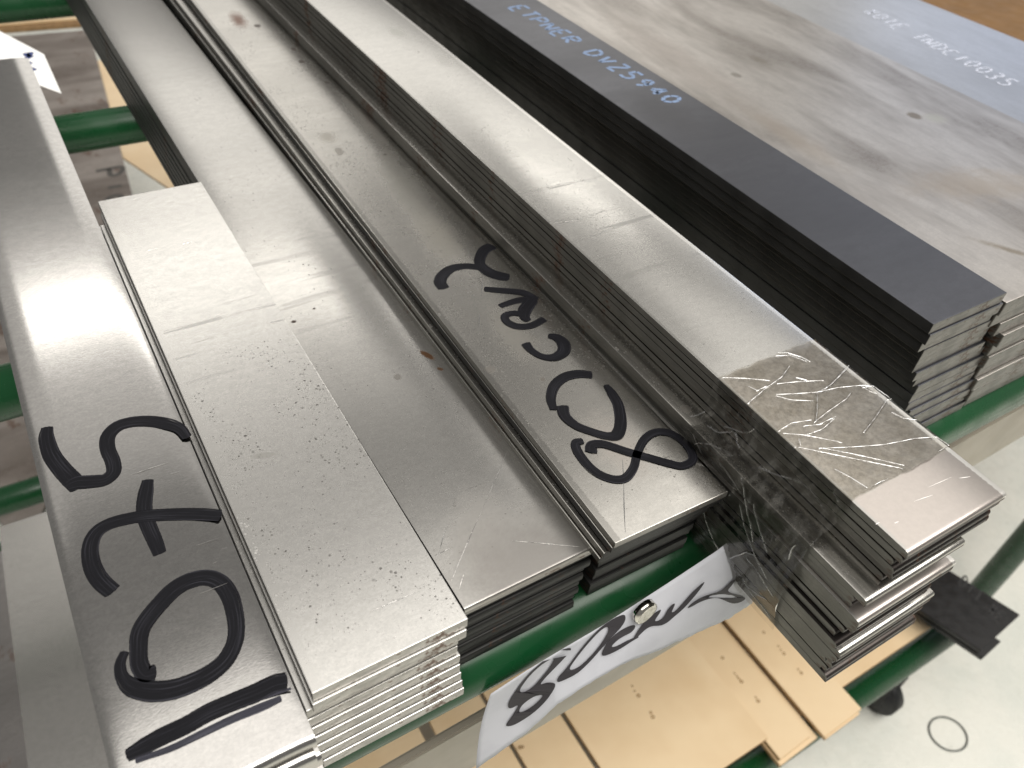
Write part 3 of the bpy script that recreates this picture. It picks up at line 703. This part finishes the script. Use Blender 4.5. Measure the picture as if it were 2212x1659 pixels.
# scratches on the steel
SCR = simple('bright_scratch', (.95, .93, .9), .15, 1, .05)
PEN = simple('pencil_line', (.10, .10, .10), .6, 0, .05)
def scratch(parent, segs, z, mat=SCR, name='scratch'):
    for (a, b, w) in segs:
        A, B = onz(a, z), onz(b, z); mid = (A + B) / 2 + np.array([rng.uniform(-1, 1), 0, 0]) * .0002
        ribbons(name, [([A, mid, B], [w * .3, w, w * .3], UP, 0)], mat, parent, n=4, wide=1)
def seg(org, a, b, w): return ((org[0] + a[0] / 3, org[1] + a[1] / 3), (org[0] + b[0] / 3, org[1] + b[1] / 3), w)
scratch(two_top, [seg(BM, (905, 0), (712, 450), .0003), seg(MC, (1075, 1265), (905, 1659), .00025), seg(BM, (690, 75), (620, 300), .0002), seg(BM, (680, 90), (640, 240), .0002),
                  seg(BM, (600, 285), (720, 228), .00025), seg(BM, (795, 400), (765, 500), .00025), seg(BM, (1100, 188), (1380, 208), .00018), seg(BM, (1160, 190), (1540, 225), .00014), seg(MC, (750, 1530), (960, 1460), .00015), seg(MC, (740, 1560), (720, 1640), .0002)], Z2)
scratch(top1075, [seg(ML, (850, 1415), (1085, 1340), .00022), seg(ML, (880, 1408), (960, 1380), .0002), seg(BL, (1270, 218), (1440, 160), .0002), seg(BL, (1300, 528), (1470, 462), .00025), seg(BL, (1435, 240), (1475, 232), .0002), seg(BL, (1380, 332), (1405, 322), .0002), seg(ML, (1100, 1415), (1165, 1395), .00016)], Z1 + .0002)
scratch(short_top, [seg((0, 0), (860, 1298), (885, 1285), .0006), seg((0, 0), (950, 1627), (1020, 1612), .0003), seg((0, 0), (1180, 1585), (1250, 1567), .0003), seg(BM, (200, 640), (520, 505), .0003)], ZS)
scratch(four_top, [seg(MR, (1590, 1500), (1740, 1435), .0002), seg(MR, (1500, 1590), (1620, 1550), .00025), seg(MR, (1790, 1440), (1865, 1430), .0003), seg(BR, (1250, 80), (1275, 68), .0003), seg(BR, (1370, 75), (1400, 62), .0003), seg((737.3, 0), (1350, 1450), (1600, 1420), .0003), seg((737.3, 0), (1600, 1420), (1810, 1300), .00025)], .08)
scratch(three_top, [seg(MC, (1822, 1320), (1832, 1480), .0003), seg(MC, (1830, 1470), (1840, 1790), .0004), seg(MC, (920, 130), (908, 265), .0003), seg(MC, (895, 380), (893, 470), .0003)], .052, PEN, 'pencil_line')

# ------------------------------------------------------------------ paper sign hanging from the front tube
m, nt, out = newmat('white_paper'); g = G(nt); tc = g.n('ShaderNodeTexCoord').outputs['Object']
p = g.princ(g.mix(g.mapr(g.noise(tc, 60, 4), .4, .7), (.72, .73, .78), (.66, .67, .72)), .7, 0, g.bump(g.noise(tc, 25, 3), .25, .002), .2)
tl = g.n('ShaderNodeBsdfTranslucent'); tl.inputs[0].default_value = (.7, .7, .72, 1); mx = g.n('ShaderNodeMixShader'); mx.inputs[0].default_value = .18
nt.links.new(p.outputs[0], mx.inputs[1]); nt.links.new(tl.outputs[0], mx.inputs[2]); nt.links.new(mx.outputs[0], out.inputs[0]); M_paper = m
toppts = [(1060, 1499), (1135, 1450), (1215, 1402), (1300, 1352), (1385, 1297), (1465, 1245), (1545, 1192), (1600, 1150), (1645, 1118)]
botpts = [(1028, 1662), (1137, 1583), (1205, 1521), (1275, 1475), (1350, 1432), (1425, 1404), (1500, 1370), (1574, 1336), (1625, 1303)]
def yt(s): return .1125 - .006 * s
def yb(s): return .108 - .010 * s - .004 * math.sin(3 * s)
def samp(pl, s):
    q = s * (len(pl) - 1); i = min(len(pl) - 2, int(q)); a, b = np.array(pl[i]), np.array(pl[i + 1]); return a + (b - a) * (q - i)
bm = bmesh.new(); NU, NV = 64, 14; gr = []
for i in range(NU + 1):
    s = i / NU; A = ony(samp(toppts, s), yt(s)); B = ony(samp(botpts, s) + np.array([0, rng.uniform(-1.2, 1.2) if 0 < i < NU else 0]), yb(s)); row = []
    for j in range(NV + 1):
        t = j / NV; q = A + (B - A) * t; q = q + np.array([0, .0025 * math.sin(math.pi * t) * math.sin(5 * s + 1), 0]); row.append(bm.verts.new(q))
    gr.append(row)
for i in range(NU):
    for j in range(NV): bm.faces.new((gr[i][j], gr[i][j + 1], gr[i + 1][j + 1], gr[i + 1][j]))
bmesh.ops.recalc_face_normals(bm, faces=bm.faces)
paper = link('paper_sign', mesh_of('paper_sign', bm, M_paper, True)); md = paper.modifiers.new('thickness', 'SOLIDIFY'); md.thickness = .00012; md.offset = 0
tag(paper, 'white torn paper sign lettered 80CrV2 held on the green front tube by a magnet', 'paper sign')
# find paper point below an image point by ray against the grid
from mathutils.bvhtree import BVHTree
bpy.context.view_layer.update()
me_ = paper.data; bvh = BVHTree.FromPolygons([v.co.copy() for v in me_.vertices], [tuple(p_.vertices) for p_ in me_.polygons])
def onpaper(p):
    dd = Vector(ray(p)).normalized(); h = bvh.ray_cast(Vector(CAM), dd)
    if h[0] is None:
        return None
    return np.array(h[0]) - np.array(dd) * .0011
def pst(org, pts, ws, sc=3.0):
    q = [onpaper((org[0] + a / sc, org[1] + b / sc)) for a, b in pts]
    if not isinstance(ws, list): ws = [ws] * len(pts)
    ok = [(a, w / sc * .000245) for a, w in zip(q, ws) if a is not None]
    return ([a for a, _ in ok], [w for _, w in ok], (0.05, -.9, .42), 0)
C4 = (1206.9, 1042.3)
LETTERS = [
    ([(755, 912), (690, 925), (600, 975), (520, 1045), (450, 1120), (400, 1190), (358, 1258), (360, 1290), (385, 1290), (430, 1262), (398, 1320), (350, 1385), (345, 1402), (385, 1400),
      (450, 1365), (530, 1310), (600, 1240), (650, 1165), (655, 1132), (600, 1128), (548, 1150), (600, 1090), (680, 1010), (745, 940)],
     [[(655, 968), (570, 1015), (490, 1090), (440, 1160), (430, 1185), (450, 1195), (510, 1165), (570, 1095), (620, 1035)],
      [(462, 1255), (520, 1215), (570, 1205), (575, 1215), (540, 1255), (480, 1300), (432, 1318), (428, 1303), (440, 1280)]]),
    ([(1070, 708), (1010, 735), (940, 780), (860, 860), (780, 960), (720, 1045), (670, 1095), (660, 1120), (672, 1130), (720, 1110), (790, 1075), (860, 1010), (930, 930), (1000, 850), (1060, 790), (1088, 745), (1087, 714)],
     [[(975, 782), (940, 800), (885, 855), (820, 930), (760, 1010), (737, 1045), (752, 1055), (800, 1035), (865, 975), (925, 905), (962, 850), (985, 803)]]),
    ([(1150, 770), (1100, 783), (1040, 818), (980, 870), (960, 905), (935, 955), (950, 968), (990, 955), (1060, 920), (1130, 872), (1172, 850), (1165, 842), (1100, 868), (1040, 902), (1005, 913), (1000, 903), (1040, 865), (1085, 838), (1122, 822), (1146, 795)], []),
    ([(1128, 868), (1165, 805), (1210, 745), (1265, 700), (1312, 672), (1300, 700), (1262, 752), (1290, 750), (1325, 725), (1340, 690), (1368, 652), (1396, 636), (1388, 662), (1368, 700), (1395, 690), (1440, 640),
      (1500, 570), (1588, 492), (1560, 540), (1500, 615), (1440, 680), (1385, 725), (1350, 758), (1305, 780), (1262, 778), (1225, 790), (1190, 820), (1150, 862)], []),
    ([(1462, 675), (1500, 635), (1560, 600), (1620, 580), (1675, 565), (1710, 535), (1750, 492), (1770, 495), (1745, 530), (1712, 565), (1760, 583), (1845, 605), (1800, 635), (1750, 645), (1700, 622), (1655, 603), (1600, 612), (1540, 635), (1500, 660)], [])]
from mathutils.geometry import tessellate_polygon
def dens(pl):
    o_ = []
    for a_, b_ in zip(pl, pl[1:] + pl[:1]):
        for t in (0, .34, .67): o_.append((a_[0] + (b_[0] - a_[0]) * t, a_[1] + (b_[1] - a_[1]) * t))
    return o_
def smooth(pl):
    pl = dens(pl); n_ = len(pl)
    for _ in range(2): pl = [tuple((np.array(pl[i - 1]) + 2 * np.array(pl[i]) + np.array(pl[(i + 1) % n_])) / 4) for i in range(n_)]
    return pl
for outer, holes in LETTERS:
    loops = [smooth(outer)] + [smooth(h_) for h_ in holes]; flat = [p_ for l_ in loops for p_ in l_]
    tris = tessellate_polygon([[Vector((a_, b_, 0)) for a_, b_ in l_] for l_ in loops])
    W3 = [onpaper((972 + a_ / 2.866, 1080 + b_ / 2.866)) for a_, b_ in flat]
    bm = bmesh.new(); uvl = bm.loops.layers.uv.new('UVMap'); vs_ = [bm.verts.new(w) if w is not None else None for w in W3]
    for t in tris:
        if all(vs_[q] is not None for q in t):
            try: fc = bm.faces.new([vs_[q] for q in t])
            except ValueError: continue
            for lp, q in zip(fc.loops, t): lp[uvl].uv = (.5, flat[q][1] * .0002)
    for v in [v for v in bm.verts if not v.link_faces]: bm.verts.remove(v)
    link('brush_letter', mesh_of('brush_letter', bm, INK_PAPER), paper)
# disc magnet
mc = onpaper((1206.9 + 905 / 5.04, 1042.3 + 1375 / 5.04)); nrm = Vector((0.08, -.99, .02)).normalized()
M_nickel = steel('nickel', (.75, .72, .66), .12, .05, .05); M_label = simple('worn_white_label', (.74, .72, .64), .5, 0, .3, 500, .3, col2=(.5, .48, .4))
bm = bmesh.new(); cyl_bm(bm, (0, 0, 0), (0, 0, .0034), .0054, 36); bmesh.ops.bevel(bm, geom=[e for e in bm.edges if e.calc_face_angle(0) > 1], offset=.0004, segments=2, affect='EDGES')
mg = link('disc_magnet', mesh_of('disc_magnet', bm, M_nickel)); mg.location = Vector(mc) - nrm * .0002; mg.rotation_euler = nrm.to_track_quat('Z', 'Y').to_euler()
for p_ in mg.data.polygons: p_.use_smooth = len(p_.vertices) == 4
bm = bmesh.new(); cyl_bm(bm, (0, 0, .0034), (0, 0, .00348), .0046, 36); link('worn_face', mesh_of('worn_face', bm, M_label), mg)
tag(mg, 'small round nickel magnet with a worn face pinning the paper to the tube', 'magnet')

# white paper tag at upper left
ZG = .012
pts = [(-60, 40), (0, 67), (95, 117), (133, 202), (68, 178), (40, 230), (-60, 220)]
bm = bmesh.new(); W_ = [onz(p_, ZG) for p_ in pts]; W_[3][2] -= .0; W_ = [Vector(w) for w in W_]
vv = [bm.verts.new(w) for w in W_]; bm.faces.new(vv); bmesh.ops.triangulate(bm, faces=bm.faces); bmesh.ops.recalc_face_normals(bm, faces=bm.faces)
M_tag = simple('bright_paper', (.93, .93, .92), .7, 0, .02)
o = link('paper_tag', mesh_of('paper_tag', bm, M_tag)); md = o.modifiers.new('thickness', 'SOLIDIFY'); md.thickness = .0002; md.offset = -1; tag(o, 'bright white paper tag with blue scribble sticking out behind the 1075 bar', 'paper tag')
BLU = ink('blue_ink', (.05, .07, .2), (.15, .17, .3), .6, .5)
def tz(l): return ([onz((a / 3, b / 3), ZG) for a, b in l], [.0035] * len(l), UP, 0)
ribbons('blue_scribble', [tz([(165, 345), (185, 365), (200, 340)]), tz([(170, 380), (205, 362)]), tz([(172, 400), (196, 415)]), tz([(168, 430), (225, 455)])], BLU, o, n=4)

# ------------------------------------------------------------------ plastic film round the overhanging stack
m, nt, out = newmat('clear_film'); g = G(nt); tc = g.n('ShaderNodeTexCoord').outputs['Object']
geo = g.n('ShaderNodeNewGeometry'); sepn = g.n('ShaderNodeSeparateXYZ'); nt.links.new(geo.outputs['True Normal'], sepn.inputs[0])
tr = g.n('ShaderNodeBsdfTransparent'); nt.links.new(g.mix(g.mapr(g.noise(tc, 90, 4), .45, .6), (.94, .935, .92), (.86, .85, .82)), tr.inputs[0])
milk = g.n('ShaderNodeBsdfDiffuse'); milk.inputs[0].default_value = (.5, .49, .46, 1)
m1 = g.n('ShaderNodeMixShader'); nt.links.new(g.mapr(g.noise(g.mapping(tc, loc=(.3, .2, .6), rot=(.5, 0, 0), sc=(1, 1, .35)), 210, 6, .72), .46, .68, .0, .10), m1.inputs[0])
nt.links.new(tr.outputs[0], m1.inputs[1]); nt.links.new(milk.outputs[0], m1.inputs[2])
gl = g.n('ShaderNodeBsdfGlossy'); gl.inputs['Roughness'].default_value = .09
fr = g.n('ShaderNodeFresnel'); fr.inputs[0].default_value = 1.5
m2 = g.n('ShaderNodeMixShader'); at = g.n('ShaderNodeAttribute', attribute_name='fold'); nt.links.new(g.math('MULTIPLY_ADD', g.mapr(at.outputs['Fac'], .1, .9), .8, g.math('MULTIPLY', fr.outputs[0], .8), clamp=True), m2.inputs[0]); nt.links.new(m1.outputs[0], m2.inputs[1]); nt.links.new(gl.outputs[0], m2.inputs[2])
nt.links.new(m2.outputs[0], out.inputs[0]); M_film = m
RID = [[(190, 720), (440, 620), (545, 560)], [(230, 728), (500, 592), (552, 566)], [(590, 635), (680, 635), (760, 660), (820, 690)], [(600, 655), (690, 650), (800, 690)], [(240, 795), (400, 800), (560, 815)],
       [(420, 960), (540, 860), (640, 790), (690, 720)], [(610, 835), (760, 820), (910, 815)], [(730, 795), (800, 812)], [(600, 905), (720, 900), (870, 890), (1000, 860), (1160, 845), (1245, 850)], [(600, 912), (700, 940), (840, 947)],
       [(870, 890), (960, 840), (1040, 750), (1080, 710)], [(920, 870), (1000, 800), (1070, 730)], [(610, 1145), (700, 1090), (830, 1070)], [(850, 1085), (930, 1020), (1060, 930), (1090, 890)], [(780, 1110), (880, 1100), (990, 1045)],
       [(800, 1165), (900, 1130), (980, 1060)], [(640, 1155), (800, 1170), (1000, 1210), (1030, 1220)], [(1170, 1150), (1240, 1060), (1320, 940), (1360, 930)], [(1350, 1020), (1430, 1060), (1510, 1070)],
       [(720, 1240), (860, 1270), (1100, 1320), (1420, 1385)], [(880, 1250), (1100, 1290), (1430, 1365)], [(880, 1255), (1100, 1245), (1300, 1230), (1500, 1190), (1640, 1180), (1720, 1235)], [(975, 1385), (1080, 1440), (1190, 1510)],
       [(870, 900), (870, 1000), (860, 1080)], [(750, 1190), (760, 1230)], [(1150, 845), (1200, 880), (1255, 900)], [(1160, 860), (1230, 850), (1350, 935)], [(420, 850), (480, 880), (540, 850)]]
segs = []
for rl in RID:
    q = [onz((MR[0] + a / 3, MR[1] + b / 3), .0805)[:2] for a, b in rl]
    segs += list(zip(q[:-1], q[1:]))
YF0, YF1 = .0775, .1432
def film_profile():      # (x, z) over the top then down the left side
    pr = [(.2512, .030), (.2508, .060), (.2502, .0790), (.2494, .0807)]
    pr += [(x, .0808) for x in np.linspace(.2490, .1982, 260)]
    pr += [(.1972, .0802), (.1966, .078)]
    a = [(.1966, .078), (.1958, .0700), (.1890, .0628), (.1870, .0600), (.1868, .045), (.1866, .034), (.1870, .028), (.1888, .020), (.1915, .012), (.1950, .0)]
    for (x0, z0), (x1, z1) in zip(a[:-1], a[1:]):
        n_ = max(2, int(math.hypot(x1 - x0, z1 - z0) / .0004))
        pr += [(x0 + (x1 - x0) * t, z0 + (z1 - z0) * t) for t in np.linspace(0, 1, n_, endpoint=False)[1:]]
    return pr
pr = np.array(film_profile()); ys = np.linspace(YF0, YF1, 320)
XX = np.repeat(pr[:, 0][:, None], len(ys), 1); ZZ = np.repeat(pr[:, 1][:, None], len(ys), 1); YY = np.repeat(ys[None, :], len(pr), 0)
top = ZZ > .0800
hh = np.zeros_like(XX)
for a, b in segs:
    ab = b - a; L2 = ab @ ab + 1e-12; t = np.clip(((XX - a[0]) * ab[0] + (YY - a[1]) * ab[1]) / L2, 0, 1)
    dd = np.hypot(XX - a[0] - t * ab[0], YY - a[1] - t * ab[1]); hh = np.maximum(hh, np.exp(-(dd / .00021) ** 2))
nz = (np.sin(XX * 900 + YY * 700 + 2 * np.sin(YY * 310)) + np.sin(XX * 430 - YY * 1100)) * .5
ZZ = np.where(top, ZZ + .00055 * hh + .000012 * nz, ZZ)
# side wrinkles: slanting creases
arc = np.concatenate([[0], np.cumsum(np.hypot(np.diff(pr[:, 0]), np.diff(pr[:, 1])))]); AA = np.repeat(arc[:, None], len(ys), 1); a0 = arc[np.argmax(pr[:, 0] <= .1972)]
cre = np.zeros_like(XX)
for _ in range(26):
    u0 = a0 + rng.uniform(.0, .080); v0 = rng.uniform(YF0, YF1); an = rng.choice([rng.normal(.6, .25), rng.normal(2.0, .3)]); L = rng.uniform(.006, .03)
    for kseg in range(7):
        u1, v1 = u0 + L / 7 * math.cos(an), v0 + L / 7 * math.sin(an); an += rng.normal(0, .2)
        a, b = np.array([u0, v0]), np.array([u1, v1]); ab = b - a; L2 = ab @ ab + 1e-12
        t = np.clip(((AA - a[0]) * ab[0] + (YY - a[1]) * ab[1]) / L2, 0, 1); dd = np.hypot(AA - a[0] - t * ab[0], YY - a[1] - t * ab[1])
        cre = np.maximum(cre, np.exp(-(dd / .00030) ** 2)); u0, v0 = u1, v1
side = (XX < .1975) & ~top
XX = np.where(side, XX - .0005 * cre - .00004 * nz, XX)
# ragged front and rear borders
jag = .0005 * np.sin(arc * 160) + .0002 * np.sin(arc * 570 + 1); YY[:, 0] += jag; YY[:, -1] += jag[::-1] * .6
nr, nc = XX.shape
fold = np.where(top, hh * (.5 + .5 * np.sin(XX * 620 + YY * 390) ** 2), cre * side * .6)
verts = np.stack([XX, YY, ZZ], -1).reshape(-1, 3); idx = np.arange(nr * nc).reshape(nr, nc)
faces = np.stack([idx[:-1, :-1], idx[:-1, 1:], idx[1:, 1:], idx[1:, :-1]], -1).reshape(-1, 4)
me = bpy.data.meshes.new('plastic_film'); me.from_pydata(verts.tolist(), [], faces.tolist()); me.materials.append(M_film)
at_ = me.attributes.new('fold', 'FLOAT', 'POINT'); at_.data.foreach_set('value', fold.reshape(-1).astype(np.float32))
for p_ in me.polygons: p_.use_smooth = True
film = link('plastic_film', me); tag(film, 'crinkled clear plastic film wrapped round the end of the overhanging stack', 'plastic film')

# ------------------------------------------------------------------ render settings
S.render.engine = 'CYCLES'
S.cycles.max_bounces = 8; S.cycles.transparent_max_bounces = 12; S.cycles.sample_clamp_indirect = 6
